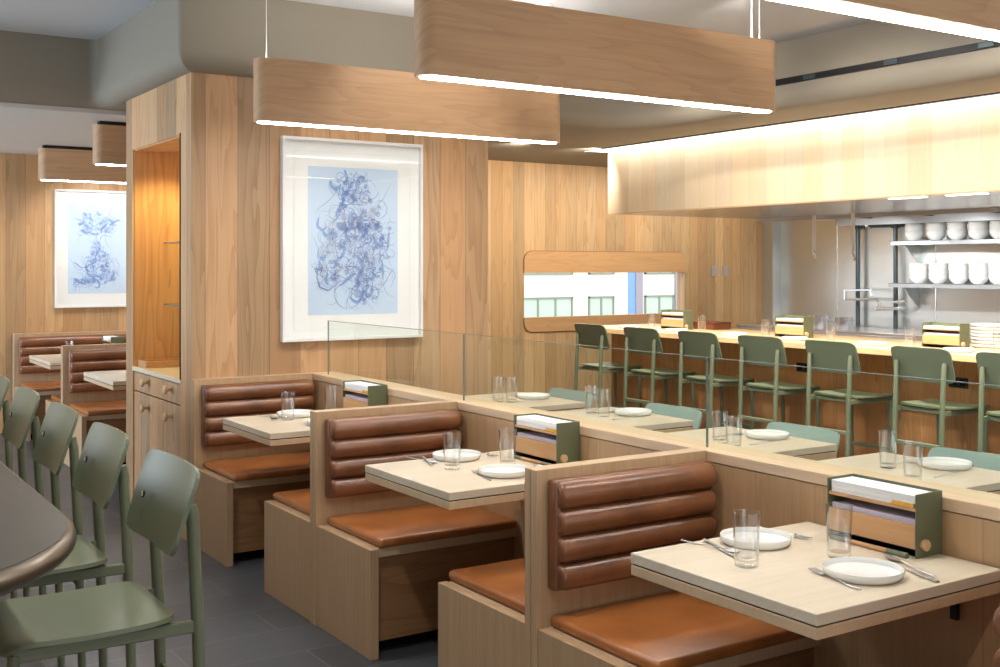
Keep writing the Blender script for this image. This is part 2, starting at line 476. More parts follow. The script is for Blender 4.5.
# pier with the lit niche
wall('wall_pier', M['oak_pier'],
     (2.45, 3.96, 6.25, 7.60, 0, WZ), (2.0, 2.45, 6.25, 6.445, 0, WZ), (2.0, 2.45, 7.445, 7.60, 0, WZ),
     (2.0, 2.45, 6.445, 7.445, 2.30, WZ))
struct(MB().box(2.012, 2.45, 7.437, 7.447, 0.905, 2.30).box(2.44, 2.452, 6.445, 7.447, 0.905, 2.30)
       .box(2.012, 2.45, 6.443, 6.450, 0.905, 2.30).box(2.012, 2.45, 6.445, 7.447, 2.292, 2.302).build('wall_niche', M['niche_oak'], smooth=0))
struct(MB().box(1.996, 2.004, 6.436, 6.447, 0.90, 2.31).build('trim_6', M['shadow_black'], smooth=0))

# low spine wall with cap
sp = wall('wall_spine', M['ash_spine'], (UW, 2.86, 0.0, 6.25, 0, 0.880))
struct(MB().box(UW-0.002, 2.865, 0.0, 6.25, 0.883, 0.919, 0.002)
       .build('trim_7', M['ash_cap'], smooth=0))

# window in the back wall: rounded panel of lying grain above and below the opening
def rr(x0, x1, z0, z1, r, top, n=8):
    P = []
    if top:
        P += [(x0, z0), (x1, z0)]
        for k in range(n+1): a = k/n*PI/2; P.append((x1-r+r*math.cos(a), z1-r+r*math.sin(a)))
        for k in range(n+1): a = PI/2+k/n*PI/2; P.append((x0+r+r*math.cos(a), z1-r+r*math.sin(a)))
    else:
        P += [(x1, z1), (x0, z1)]
        for k in range(n+1): a = PI+k/n*PI/2; P.append((x0+r+r*math.cos(a), z0+r+r*math.sin(a)))
        for k in range(n+1): a = 1.5*PI+k/n*PI/2; P.append((x1-r+r*math.cos(a), z0+r+r*math.sin(a)))
    return P
RX = Matrix.Rotation(PI/2, 4, 'X')
def upright(poly, y0, y1, mat, name, parent=None):
    return MB().prism(poly, 0, y1-y0).move(Matrix.Translation((0, y1, 0)) @ RX).build(name, mat, parent, smooth=0.4)
win = struct(upright(rr(6.627, 8.873, 1.483, 1.711, 0.105, True), 9.774, 9.782, M['shaded_oak'], 'window_1'))
struct(upright(rr(6.625, 8.875, 0.852, 1.01, 0.105, False), 9.774, 9.782, M['shaded_oak'], 'window_shadow_gap', win))
struct(upright(rr(6.635, 8.865, 1.478, 1.704, 0.10, True), 9.764, 9.784, M['panel_oak'], 'upper_panel', win))
struct(upright(rr(6.635, 8.865, 0.86, 1.012, 0.10, False), 9.764, 9.784, M['panel_oak'], 'lower_panel', win))
struct(MB().box(6.64, 8.86, 9.84, 9.848, 1.01, 1.483).build('window_pane', M['window_glass'], win, smooth=0))

# ------------------------------------------------------------------ street building seen through the window
bl = thing('office_building', 'cream office building across the street seen through the long low window', 'building', (23.5, 30.0, -4.0))
MB().box(-8, 8, 0.0, 4.0, 0, 16).build('facade', M['facade'], bl, smooth=0)
def fwin(x0, x1, z0, z1, nm=2):
    x0 -= 23.5; x1 -= 23.5; z0 += 4; z1 += 4
    m = MB()
    for a, b, c, d in ((x0,x1,z0,z0+.05),(x0,x1,z1-.06,z1),(x0,x0+.05,z0,z1),(x1-.05,x1,z0,z1)): m.box(a, b, -0.06, 0.02, c, d)
    for k in range(1, nm): xx = x0+(x1-x0)*k/nm; m.box(xx-.03, xx+.03, -0.05, 0.02, z0, z1)
    zz = z0+(z1-z0)*0.28; m.box(x0, x1, -0.05, 0.02, zz-.02, zz+.02)
    w = m.build('window', M['facade_frame'], bl, smooth=0)
    MB().box(x0+.02, x1-.02, -0.02, 0.01, z0+.02, z1-.02).build('pane', M['facade_window'], w, smooth=0)
for (x0, x1, nm) in ((18.4, 19.2, 2), (20.2, 22.27, 3), (22.93, 24.0, 2), (25.35, 26.66, 2), (27.6, 28.8, 2)):
    fwin(x0, x1, -0.62, 0.54, nm); fwin(x0, x1, 1.27, 2.5, nm)
MB().box(1.13, 1.44, -0.03, 0.05, 0, 16).build('pilaster', M['facade_blue'], bl, smooth=0)
MB().box(1.44, 1.74, -0.06, 0.05, 0, 16).build('pilaster', M['facade_grey'], bl, smooth=0)
MB().box(3.22, 3.75, -0.05, 0.05, 0, 16).build('pilaster', M['facade_grey'], bl, smooth=0)
struct(MB().box(8, 40, 12.2, 30, -4.1, -4.0).build('street_ground', M['canvas'], smooth=0))

# ------------------------------------------------------------------ booth benches
BG = 'oak booth benches with brown leather'
def roll(m, x0, x1, cy, cz, ry, rz, n=20):
    e = 0.022
    pts = [(0.0, x0+0.004), (0.55, x0), (0.80, x0+0.003), (0.93, x0+0.011), (1.0, x0+e), (1.0, x0+0.2), (1.0, x1-0.2), (1.0, x1-e), (0.93, x1-0.011), (0.80, x1-0.003), (0.55, x1), (0.0, x1-0.004)]
    out = []
    for (s, x) in pts:
        s = max(s, 0.02)
        out.append([(x, cy + ry*s*math.cos(2*PI*k/n), cz + rz*s*math.sin(2*PI*k/n)) for k in range(n)])
    m.rings(out)
def half(t, s, L=0.703, D=0.545):
    def Y(a, b): return (min(s*a, s*b), max(s*a, s*b))
    MB().box(0.0, 0.036, *Y(0.032, D), 0.0, 0.432, 0.0015).build('end_panel', M['ash'], t, smooth=0)
    bs = MB().box(0.036, L, *Y(0.032, D-0.012), 0.396, 0.432, 0.0015).build('seat_board', M['ash_edge'], t, smooth=0)
    MB().box(0.036, L, *Y(D-0.062, D-0.042), 0.055, 0.396).build('riser', M['shaded_oak'], t, smooth=0)
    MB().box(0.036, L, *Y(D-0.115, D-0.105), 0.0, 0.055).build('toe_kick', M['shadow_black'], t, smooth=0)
    m = MB().box(0.040, L-0.006, *Y(0.036, D+0.004), 0.432, 0.470, 0.017, 4)
    for v in m.bm.verts:
        if v.co.z > 0.452:
            v.co.z += 0.0
    cu = m.build('seat_cushion', M['leather_seat'], t, smooth=0.9)
    MB().box(0.034, L-0.018, *Y(0.0315, 0.078), 0.550, 0.890, 0.010, 3).build('back_pad', M['leather'], t, smooth=0.9)
    for k in range(4):
        m = MB(); roll(m, 0.040, L-0.020, s*0.076, 0.5945+0.0835*k, 0.038, 0.0425)
        m.build('bolster', M['leather'], t, smooth=1.0)
def booth(label, v, sides=(1,-1), u=2.0, L=0.703, D=0.545):
    t = thing('booth_bench', label, 'booth', (u, v, 0), 0, BG)
    MB().box(-0.006, L, -0.0315, -0.0016, 0, 0.92, 0.0015).box(-0.006, L, 0.0016, 0.0315, 0, 0.92, 0.0015).build('divider_panel', M['ash'], t, smooth=0)
    MB().box(-0.004, L, -0.0312, 0.0312, 0.9185, 0.9206).build('top_edge', M['ash_edge'], t, smooth=0)
    for s in sides: half(t, s, L, D + (0.04 if s > 0 and D < 0.6 else 0))
    return t
b0 = booth('double-sided oak booth bench nearest the camera, behind the front booth table', 2.903)
dup(b0, (2.0, 4.563, 0), label='double-sided oak booth bench in the middle of the row, facing the second booth table')
dup(b0, (2.0, 1.25, 0), label='booth bench cut by the right frame edge, only its leather roll ends showing')
booth('single-sided oak booth bench built against the wall below the big framed drawing', 6.215, sides=(-1,))
booth('far oak booth bench just left of the pier, in front of the rear one', 9.40, u=1.98, L=1.3, D=0.64)
booth('rearmost oak booth bench against the far wall under the cut-off framed picture', 11.30, sides=(-1,), u=1.95, L=1.35, D=0.60)

# ------------------------------------------------------------------ booth tables
TG = 'oak booth tables'
ZT = 0.765; KT = 0.981
def table(label, u, v, L=0.715*KT, W=0.67*KT, column=False):
    t = thing('booth_table', label, 'table', (u, v, 0), 0, TG)
    dz = ZT-0.75
    MB().box(-L/2, L/2, -W/2, W/2, 0.7215+dz, 0.75+dz, 0.0018).build('tabletop', M['tabletop'], t, smooth=0)
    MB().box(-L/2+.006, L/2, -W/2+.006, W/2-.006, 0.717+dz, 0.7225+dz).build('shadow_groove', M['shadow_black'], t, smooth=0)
    MB().box(-L/2+.001, L/2, -W/2+.001, W/2-.001, 0.690+dz, 0.7175+dz, 0.0015).build('lower_board', M['ash_edge'], t, smooth=0)
    if column:
        MB().lathe([(0.035,0.018),(0.035,0.69+dz)], n=18).build('column', M['black'], t)
        MB().box(-0.3, 0.3, -0.22, 0.22, 0.0, 0.018, 0.004).build('base', M['black'], t, smooth=0)
        return t
    for y in (-0.19, 0.19):
        MB().box(L/2-0.011, L/2, y-0.011, y+0.011, 0.60, 0.69+dz).box(L/2-0.30, L/2, y-0.018, y+0.018, 0.682+dz, 0.690+dz).build('bracket', M['black'], t, smooth=0)
    return t
t0 = table('near booth table in the right foreground, fixed to the low wall', 2.3875*KT, 2.128*KT)
dup(t0, (2.3875*KT, 3.795*KT, 0), label='second booth table, between the two double-sided benches')
dup(t0, (2.3875*KT, 5.38, 0), label='third booth table, in front of the bench under the big framed drawing')
table('far booth table beside the pier, the nearer of the two behind', 2.62, 8.32, 1.26, 0.84, True)
table('rearmost booth table before the bench on the far wall', 2.60, 10.2, 1.28, 0.86, True)

# two-top tables beyond the glass screen
def side_table(label, v, k):
    t = thing('dining_table', label, 'table', (3.61, v, 0), 0, 'small tables beyond the glass screen')
    MB().box(-0.36, 0.36, -0.335, 0.335, 0.7365, 0.765, 0.0018).build('tabletop', M['tabletop'], t, smooth=0)
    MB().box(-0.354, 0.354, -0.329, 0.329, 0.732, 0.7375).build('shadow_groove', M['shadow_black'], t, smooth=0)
    MB().box(-0.359, 0.359, -0.334, 0.334, 0.705, 0.7325, 0.0015).build('lower_board', M['ash_edge'], t, smooth=0)
    MB().lathe([(0.028,0.02),(0.028,0.705)], n=16).build('column', M['black'], t)
    MB().box(-0.09, 0.09, -0.15, 0.15, 0.0, 0.018, 0.004).build('base', M['black'], t, smooth=0)
    return t
SV = tuple(v*KT for v in (2.865, 3.80, 4.735, 5.655))
SN = ('nearest two-seat table beyond the glass screen, at the right edge', 'second two-seat table beyond the glass screen, behind the near booth table',
      'third two-seat table beyond the glass screen, behind the second booth table', 'farthest two-seat table beyond the glass screen, near the oak pier')
st = side_table(SN[0], SV[0], 0)
for k in (1,2,3): dup(st, (3.61, SV[k], 0), label=SN[k])
bq = thing('banquette', 'long upholstered banquette on the far side of the low wall, mostly hidden behind it', 'bench', (2.875, 1.0, 0))
MB().box(0.0, 0.34, 0.0, 5.2, 0.0, 0.40).build('base', M['ash'], bq, smooth=0)
MB().box(0.0, 0.36, 0.0, 5.2, 0.40, 0.455, 0.02, 3).build('seat_cushion', M['leather_seat'], bq)

# ------------------------------------------------------------------ stools and chairs
def rounded_sheet(fn, w_round, h_round):
    """maps the unit square to a rounded rectangle before fn"""
    return fn
def stool_parts(t, zs, seat_mat, leg_mat, hb=0.225, zb=0.155, foot=True):
    H = zs
    def seatf(s, q):
        x = -0.205 + 0.435*s; y = -0.212 + 0.424*q
        cx, cy = abs(s-.5)*2, abs(q-.5)*2
        k = 1 - 0.055*(cx**6)*(cy**2); k2 = 1 - 0.055*(cy**6)*(cx**2)
        z = H - 0.006 - 0.014*math.sin(PI*s)*(1-0.5*cy*cy) + 0.006*cy*cy - (0.022*((0.18-s)/0.18)**2 if s < 0.18 else 0)
        return (x*(1-0.09*cy**8), y*(1-0.09*cx**8), z)
    MB().sheet(seatf, 18, 18, 0.012).build('seat', seat_mat, t, smooth=0.9)
    z0, z1 = H+zb, H+zb+hb
    def backf(s, q):
        y = -0.226 + 0.452*s
        cy, cz = abs(s-.5)*2, abs(q-.5)*2
        z = z0 + (z1-z0)*q
        z = (z0+z1)/2 + (z-(z0+z1)/2)*(1-0.10*cy**9)
        y = y*(1-0.055*cz**8)*(0.985+0.015*q)
        x = 0.205 + 0.062*q + 0.014*math.cos(PI*(s-.5)) + 0.006*q*q
        return (x, y, z)
    MB().sheet(backf, 22, 14, 0.011).build('backrest', seat_mat, t, smooth=0.9)
    # emblem-like cap of the fixing on the seat side of the back
    e = MB().lathe([(0.0100,-0.004),(0.0100,0.0006),(0.0095,0.0010)], n=16, axis='x').move(Matrix.Translation((0.2215,0.115,(z0+z1)/2)) @ Matrix.Rotation(0.28,4,'Y') @ Matrix.Scale(-1,4,(1,0,0)))
    eo = e.build('screw_cap', M['black'], t)
    MB().box(-0.0022,-0.0008,0.0,0.0062,0.0,0.0062).box(-0.0022,-0.0008,-0.0062,0.0,-0.0062,0.0).move(Matrix.Translation((0.2215,0.115,(z0+z1)/2)) @ Matrix.Rotation(0.28,4,'Y')).build('cap_inlay', M['stone'], eo, smooth=0)
    zt = z0 + 0.13
    for s in (-1, 1):
        leg = MB().tube([(0.300,s*0.178,0.0),(0.284,s*0.178,H-0.05),(0.268,s*0.180,zt-0.03),(0.262,s*0.180,zt)], [0.0135,0.0165,0.0165,0.0150], 14).build('leg', leg_mat, t)
        MB().lathe([(0.006,0),(0.006,0.004)], (0.275,s*0.180,zt-0.035), 10, 'x').build('screw', M['black'], leg)
        MB().tube([(-0.185,s*0.176,0.0),(-0.165,s*0.176,H-0.03)], [0.0125,0.0155], 14).build('leg', leg_mat, t)
        MB().box(-0.170,0.288,s*0.178-0.009,s*0.178+0.009,H-0.050,H-0.018,0.003).build('side_rail', leg_mat, t, smooth=0)
    MB().box(-0.172,-0.154,-0.175,0.175,H-0.046,H-0.020,0.003).build('front_rail', leg_mat, t, smooth=0)
    MB().box(0.20,0.218,-0.175,0.175,H-0.046,H-0.020,0.003).build('rear_rail', leg_mat, t, smooth=0)
    if foot:
        MB().box(-0.184,-0.170,-0.170,0.170,0.235,0.262,0.003).build('footrest', leg_mat, t, smooth=0)
        MB().box(0.284,0.300,-0.170,0.170,0.385,0.412,0.003).build('stretcher', leg_mat, t, smooth=0)
LEFTL = ('nearest green counter stool at the steel bar, cut by the bottom left corner', 'second green counter stool along the steel bar, behind the nearest one',
         'third green counter stool along the steel bar, seen against the cabinet', 'fourth green counter stool along the steel bar', 'farthest green counter stool of the steel bar, barely in at the left edge')
SG = 'green counter stools'
sl = thing('counter_stool', LEFTL[0], 'stool', (0.67, 3.10, 0), 0, 'green stools at the steel bar')
stool_parts(sl, 0.645, M['green'], M['green_leg'])
for k in range(1, 5): dup(sl, (0.67, 3.10+0.675*k, 0), label=LEFTL[k])
RV = (4.06, 4.69, 5.43, 6.10, 6.78, 7.48, 8.19)
ords = ('first', 'second', 'third', 'fourth', 'fifth', 'sixth', 'seventh')
for k, v in enumerate(RV):
    pos = {0: 'cut by the right frame edge', 6: 'at the window end of the bar'}.get(k, '%s from the right edge' % ords[k])
    dup(sl, (6.545, v, 0), PI, 'green counter stool at the wooden kitchen bar, ' + pos, 'green stools at the kitchen bar')
dc = thing('dining_chair', 'pale green chair at the nearest two-seat table beyond the glass', 'chair', (3.90, 2.84, 0), 0, 'pale green chairs beyond the glass')
stool_parts(dc, 0.445, M['teal'], M['green_leg'], hb=0.22, zb=0.12, foot=False)
for v, n in ((3.77, 'second'), (4.69, 'third'), (5.63, 'farthest')):
    dup(dc, (3.90, v, 0), label='pale green chair at the %s two-seat table beyond the glass' % n)

# ------------------------------------------------------------------ steel bar at the left
bar = thing('bar_table', 'steel-topped bar with a round end in the left foreground', 'bar', (0, 0, 0))
def stadium(cx, r, y0, y1, n=28):
    P = [(cx+r, y1), (cx-r, y1)]
    P += [(cx - r*math.cos(PI*k/n), y0 - r*math.sin(PI*k/n)) for k in range(n+1)]
    return P
RB = 0.60; CX = -0.012
MB().prism(list(reversed(stadium(CX, RB-0.012, 2.74, 7.6))), 0.94, 0.981).build('bar_top', M['steel_bar'], bar, smooth=0.4)
# bull-nosed edge
pts = [(CX+RB-0.02, 7.6)] + [(CX+(RB-0.02)*math.cos(-PI*k/36), 2.74+(RB-0.02)*math.sin(-PI*k/36)) for k in range(37)] + [(CX-RB+0.02, 7.6)]
MB().tube([(x, y, 0.955) for x, y in pts], 0.0265, 14).build('rounded_edge', M['bronze'], bar)
MB().prism(list(reversed(stadium(CX, RB-0.33, 2.9, 7.6))), 0.0, 0.94).build('bar_body', M['oak_counter_front'], bar, smooth=0.4)

# ------------------------------------------------------------------ kitchen bar
kb = thing('kitchen_bar', 'long wooden kitchen counter with seven stools along it', 'bar', (0, 0, 0))
MB().box(6.46, 7.42, 2.0, 8.63, 0.935, 0.98, 0.004, 2).build('counter_top', M['counter_oak'], kb, smooth=0)
MB().box(6.84, 7.38, 2.0, 8.58, 0.0, 0.935).build('bar_front', M['oak_counter_front'], kb, smooth=0)
for v in (6.17, 4.80):
    s = MB().box(6.832, 6.842, v-0.075, v+0.075, 0.72, 0.79, 0.002).build('outlet', M['black'], kb, smooth=0)
    MB().box(6.829, 6.834, v-0.055, v-0.015, 0.735, 0.775).box(6.829, 6.834, v+0.015, v+0.055, 0.735, 0.775).build('socket', M['shadow_black'], s, smooth=0)
MB().box(6.833, 6.842, 5.48, 5.61, 0.69, 0.81, 0.002).build('access_panel', M['oak_counter_front'], kb, smooth=0)
cl = thing('cooking_range', 'steel cook line along the kitchen wall behind the bar', 'cooker', (9.72, 0, 0))
MB().box(-0.42, 0.38, 2.0, 9.4, 0.0, 0.86, 0.005).build('body', M['steel'], cl, smooth=0)
MB().box(-0.42, 0.38, 2.0, 9.4, 0.86, 0.885, 0.004).build('cook_top', M['steel_hood'], cl, smooth=0)
for v in (8.6, 7.9, 7.2, 6.5):
    MB().lathe([(0.02,0),(0.02,0.03),(0.014,0.034)], (-0.42, v, 0.70), 14, 'x').move(Matrix.Translation((-0.034,0,0))).build('knob', M['black'], cl)

# ------------------------------------------------------------------ range hood: wooden fascia over steel
hd = thing('range_hood', 'pale wooden hood box over the kitchen bar with a steel underside', 'hood', (0, 0, 0))
MB().box(6.67, 6.71, -1.5, 8.42, 2.04, 2.628).box(6.71, 10.0, 8.38, 8.42, 2.04, 2.628).build('fascia', M['oak_hood'], hd, smooth=0)
MB().box(6.668, 6.712, -1.5, 8.422, 2.032, 2.041).build('fascia_lip', M['counter_oak'], hd, smooth=0)
un = MB().box(6.71, 8.6, -1.5, 8.38, 2.035, 2.05).build('steel_soffit', M['steel_hood'], hd, smooth=0)
MB().box(8.6, 10.0, -1.5, 8.38, 2.06, 2.09).build('filter_bank', M['steel'], hd, smooth=0)
MB().box(8.58, 8.62, -1.5, 8.38, 2.0, 2.09).box(9.78, 9.86, -1.5, 8.38, 1.985, 2.07).build('drip_rail', M['shelf_steel'], hd, smooth=0)
for k in range(9):
    v = 7.9-0.75*k
    MB().box(8.70, 9.8, v-0.006, v+0.006, 2.05, 2.062).build('filter_seam', M['black'], hd, smooth=0)
for k, v in enumerate((5.15, 4.68, 4.25, 3.83, 3.4)):
    o = MB().box(6.73, 6.79, v-0.15, v+0.15, 2.030, 2.040, 0.002).build('light_bar', M['plastic_white'], hd, smooth=0)
    MB().box(6.735, 6.785, v-0.145, v+0.145, 2.028, 2.031).build('diffuser', M['led_hood'], o, smooth=0)
cv = thing('cove_light', 'glowing light slot in the soffit along the top of the wooden hood', 'ceiling light', (0, 0, 0))
MB().box(6.475, 6.668, -1.5, 8.52, ZS-0.006, ZS+0.02).build('housing', M['plastic_white'], cv, smooth=0)
MB().box(6.50, 6.662, -1.5, 8.44, ZS-0.009, ZS-0.004).build('diffuser', M['led_cove'], cv, smooth=0)

# ------------------------------------------------------------------ pendant lights
def stad(L, W, n=14):
    r = W/2; P = []
    for k in range(n+1): a = -PI/2+PI*k/n; P.append((L/2-r+r*math.cos(a), r*math.sin(a)))
    for k in range(n+1): a = PI/2+PI*k/n; P.append((-L/2+r+r*math.cos(a), r*math.sin(a)))
    return P
def pendant(name, label, u0, u1, v, z0, z1, zc, up=True, W=0.118, group='oak pendant lights'):
    L = u1-u0
    t = thing(name, label, 'light', ((u0+u1)/2, v, z0), 0, group)
    h = z1-z0
    MB().prism(stad(L, W), 0.004, h).build('shade', M['pendant_oak'], t, smooth=0.4)
    MB().prism(stad(L-0.040, W-0.044), 0.0, 0.006).build('diffuser', M['led'], t, smooth=0)
    if up: MB().prism(stad(L-0.06, W-0.05), h-0.002, h+0.003).build('uplight_diffuser', M['led_up'], t, smooth=0)
    if zc > z1+0.1:
        for x, r in ((-L/2+0.065, 0.0016), (L/2-0.13, 0.0032), (L/2-0.08, 0.0018)):
            MB().tube([(x,0,h),(x,0,zc-z0)], r, 6).build('cable', M['wire'], t)
        for x in (-L/2+0.065, L/2-0.11):
            MB().lathe([(0.055,0),(0.055,-0.012),(0.048,-0.018),(0.012,-0.020)], (x,0,zc-z0), 24).build('canopy', M['plastic_white'], t)
    else:
        MB().box(-L/2+0.04, L/2-0.04, -W/2+0.02, W/2-0.02, h, zc-z0).build('mounting_rail', M['black'], t, smooth=0)
    return t
pendant('pendant_light', 'long oak pendant light over the second booth table, centre of the picture', 2.08, 3.985, 3.795, 2.27, 2.598, ZC)
pendant('pendant_light', 'long oak pendant light over the third booth table, in front of the framed drawing', 2.06, 3.935, 5.44, 2.27, 2.590, ZC)
pendant('pendant_light', 'oak pendant light over the near table, only its glowing end in the top right corner', 2.08, 3.985, 2.15, 2.27, 2.598, ZC)
pendant('ceiling_light', 'far ceiling-mounted oak light at the back left, lower in the picture', 2.0, 3.5, 10.45, 2.295, 2.572, 2.60, up=False)
pendant('ceiling_light', 'ceiling-mounted oak light half hidden by the pier, above the other far one', 2.0, 3.5, 8.50, 2.285, 2.572, 2.60, up=False)

# ------------------------------------------------------------------ glass screen on the spine
GU = 2.758
for k, (v0, v1, lb) in enumerate(((4.566, 6.09, 'far pane of the low glass screen, ending in front of the framed drawing'),
                                  (2.928, 4.564, 'middle pane of the low glass screen, in front of the bar stools'),
                                  (1.30, 2.926, 'near pane of the low glass screen, running out at the right edge'))):
    t = thing('glass_screen', lb, 'glass screen', (GU, (v0+v1)/2, 0.919), 0, 'panes of the glass screen')
    h = (v1-v0)/2
    MB().box(-0.004, 0.004, -h, h, -0.004, 0.312).build('pane', M['glass'], t, smooth=0)
    MB().box(-0.0041, 0.0041, -h, h, 0.3115, 0.3135).box(-0.0041, 0.0041, -h-0.0005, -h+0.001, 0, 0.312).box(-0.0041, 0.0041, h-0.001, h+0.0005, 0, 0.312).build('polished_edge', M['glass_edge'], t, smooth=0)

# ------------------------------------------------------------------ tableware
def plate(name='plate', r=0.10):
    return MB().lathe([(0.0001,0.004),(r*0.80,0.004),(r*0.93,0.010),(r*0.965,0.022),(r*0.985,0.0235),(r,0.0215),(r*0.985,0.010),(r*0.90,0.001),(r*0.82,0.0),(0.0001,0.0)], n=40).build(name, M['white'], smooth=0.8)
def tumbler():
    return MB().lathe([(0.0001,0.0),(0.0285,0.0),(0.0303,0.002),(0.0308,0.006),(0.036,0.139),(0.0362,0.1405),(0.0354,0.142),(0.0345,0.1405),(0.0343,0.139),(0.0290,0.020),(0.0265,0.015),(0.0001,0.014)], n=28).build('drinking_glass', M['tumbler'], smooth=0.9)
def fork():
    m = MB()
    m.tube([(0,-0.10,0.004),(0,-0.05,0.0035),(0,0.0,0.006),(0,0.03,0.010),(0,0.045,0.007)], [0.0045,0.0042,0.0028,0.0026,0.006], 8, squash=0.4)
    m.box(-0.0115,0.0115,0.040,0.056,0.004,0.0062,0.0008)
    for k in range(4): m.tube([(-0.0098+0.0065*k,0.054,0.005),(-0.0098+0.0065*k,0.075,0.004),(-0.0098+0.0065*k,0.098,0.007)], [0.0021,0.002,0.0012], 6)
    return m.build('fork', M['cutlery'])
def spoon():
    m = MB()
    m.tube([(0,-0.10,0.004),(0,-0.05,0.0035),(0,0.0,0.006),(0,0.035,0.009),(0,0.05,0.006)], [0.0045,0.0042,0.0028,0.0026,0.004], 8, squash=0.4)
    def f(s, q):
        y = 0.045+0.055*s; w = 0.0185*math.sin(PI*min(max(s,0.03),0.97))**0.6
        x = (q-.5)*2*w
        return (x, y, 0.0075 - 0.006*math.sin(PI*s)*(1-((q-.5)*2)**2))
    m.sheet(f, 10, 8, 0.0012)
    return m.build('spoon', M['cutlery'])
def knife():
    m = MB()
    m.tube([(0,-0.11,0.004),(0,-0.06,0.0042),(0,-0.01,0.004)], [0.0055,0.006,0.0048], 8, squash=0.55)
    m.box(-0.002,0.0078,-0.012,0.095,0.0025,0.0045,0.0008)
    m.box(0.0,0.006,0.093,0.108,0.0025,0.0042,0.001)
    return m.build('knife', M['cutlery'])
PROTO = {}
def put(kind, loc, rz, label, group):
    mk = {'plate': plate, 'glass': tumbler, 'fork': fork, 'spoon': spoon, 'knife': knife}[kind]
    if kind not in PROTO: o = PROTO[kind] = mk()
    else: o = PROTO[kind].copy(); COL.objects.link(o)
    if loc[2] < 0.8: loc = (loc[0]*KT, loc[1]*KT, loc[2])
    o.location = loc; o.rotation_euler = (0,0,rz)
    tag(o, label, {'glass': 'drinking glass'}.get(kind, kind), group)
    return o
ZT = 0.7655
TN_ = {0: 'near booth table', 1: 'second booth table', 2: 'third booth table'}
SET = {0: dict(A=(2.403,2.350), B=(2.382,1.951), gA=(2.200,2.185), gB=(2.480,2.112)),
       1: dict(A=(2.415,4.055), B=(2.386,3.648), gA=(2.276,3.858), gB=(2.510,3.815)),
       2: dict(A=(2.380,5.665), B=(2.380,5.265), gA=(2.287,5.555), gB=(2.606,5.720))}
for k, d in SET.items():
    T = TN_[k]
    G = 'place settings on the booth tables'
    ax, ay = d['A']; bx, by = d['B']
    put('plate', (ax, ay, ZT), 0, 'white plate on the %s, the one nearer its leather back' % T, 'white plates on booth tables')
    put('plate', (bx, by, ZT), 0, 'white plate on the %s, the one at its front edge' % T, 'white plates on booth tables')
    put('glass', (*d['gA'], ZT), 0, 'clear tumbler on the %s, left of the other one' % T, 'tumblers on booth tables')
    put('glass', (*d['gB'], ZT), 0, 'clear tumbler on the %s, right one beside the caddy' % T, 'tumblers on booth tables')
    put('spoon', (ax-0.150, ay+0.030, ZT), PI+0.16, 'spoon left of the rear plate on the %s' % T, G)
    put('knife', (ax-0.142, ay-0.010, ZT+0.001), PI-0.30, 'knife left of the rear plate on the %s' % T, G)
    put('fork', (ax+0.150, ay+0.035, ZT), PI+0.05, 'fork right of the rear plate on the %s' % T, G)
    put('fork', (bx-0.095, by+0.010, ZT), -0.24, 'fork left of the front plate on the %s' % T, G)
    put('spoon', (bx+0.172, by-0.015, ZT), -0.30, 'spoon right of the front plate on the %s' % T, G)
    put('knife', (bx+0.132, by-0.040, ZT), -0.26, 'knife beside the front plate on the %s' % T, G)
SN2 = ('nearest', 'second', 'third', 'farthest')
SI = (((3.965,2.83),(3.746,2.946),(3.60,2.72)), ((3.948,3.769),(3.623,3.762),(3.549,3.60)), ((3.955,4.751),(3.79,4.93),(3.75,4.77)), ((3.93,5.66),(3.633,5.625),(3.690,5.57)))
for k, (p, g1, g2) in enumerate(SI):
    T = SN2[k] + ' table beyond the glass screen'
    put('plate', (p[0]-0.02, p[1], ZT), 0, 'white plate on the ' + T, 'white plates beyond the glass')
    put('glass', (*g1, ZT), 0, 'clear tumbler on the %s, left one of its pair' % T, 'tumblers beyond the glass')
    put('glass', (*g2, ZT), 0, 'clear tumbler on the %s, right one of its pair' % T, 'tumblers beyond the glass')
    put('fork', (p[0]-0.16, p[1]-0.11, ZT), -PI/2+0.2, 'fork before the plate on the ' + T, 'cutlery beyond the glass')
    put('spoon', (p[0]-0.14, p[1]+0.13, ZT), -PI/2, 'spoon behind the plate on the ' + T, 'cutlery beyond the glass')
put('glass', (2.26, 8.42, ZT), 0, 'clear tumbler on the far booth table beside the pier', 'tumblers on the far tables')
put('glass', (2.24, 10.36, ZT), 0, 'clear tumbler on the rearmost booth table', 'tumblers on the far tables')
ZK = 0.9805
pv = (8.09,7.45,6.75,6.10,5.38,4.67,4.0); gv = (7.90,7.24,6.50,5.835,5.13,4.446)
kn = ('farthest', 'second farthest', 'third farthest', 'fourth farthest', 'fifth farthest', 'sixth farthest', 'nearest')
for k, v in enumerate(pv):
    put('plate', (6.66, v, ZK), 0, 'white plate on the kitchen bar, %s of its row' % kn[k], 'white plates on the kitchen bar')
for k, v in enumerate(gv):
    put('glass', (6.76, v, ZK), 0, 'clear tumbler on the kitchen bar, %s of its row' % (kn[k] if k < 5 else 'nearest'), 'tumblers on the kitchen bar')

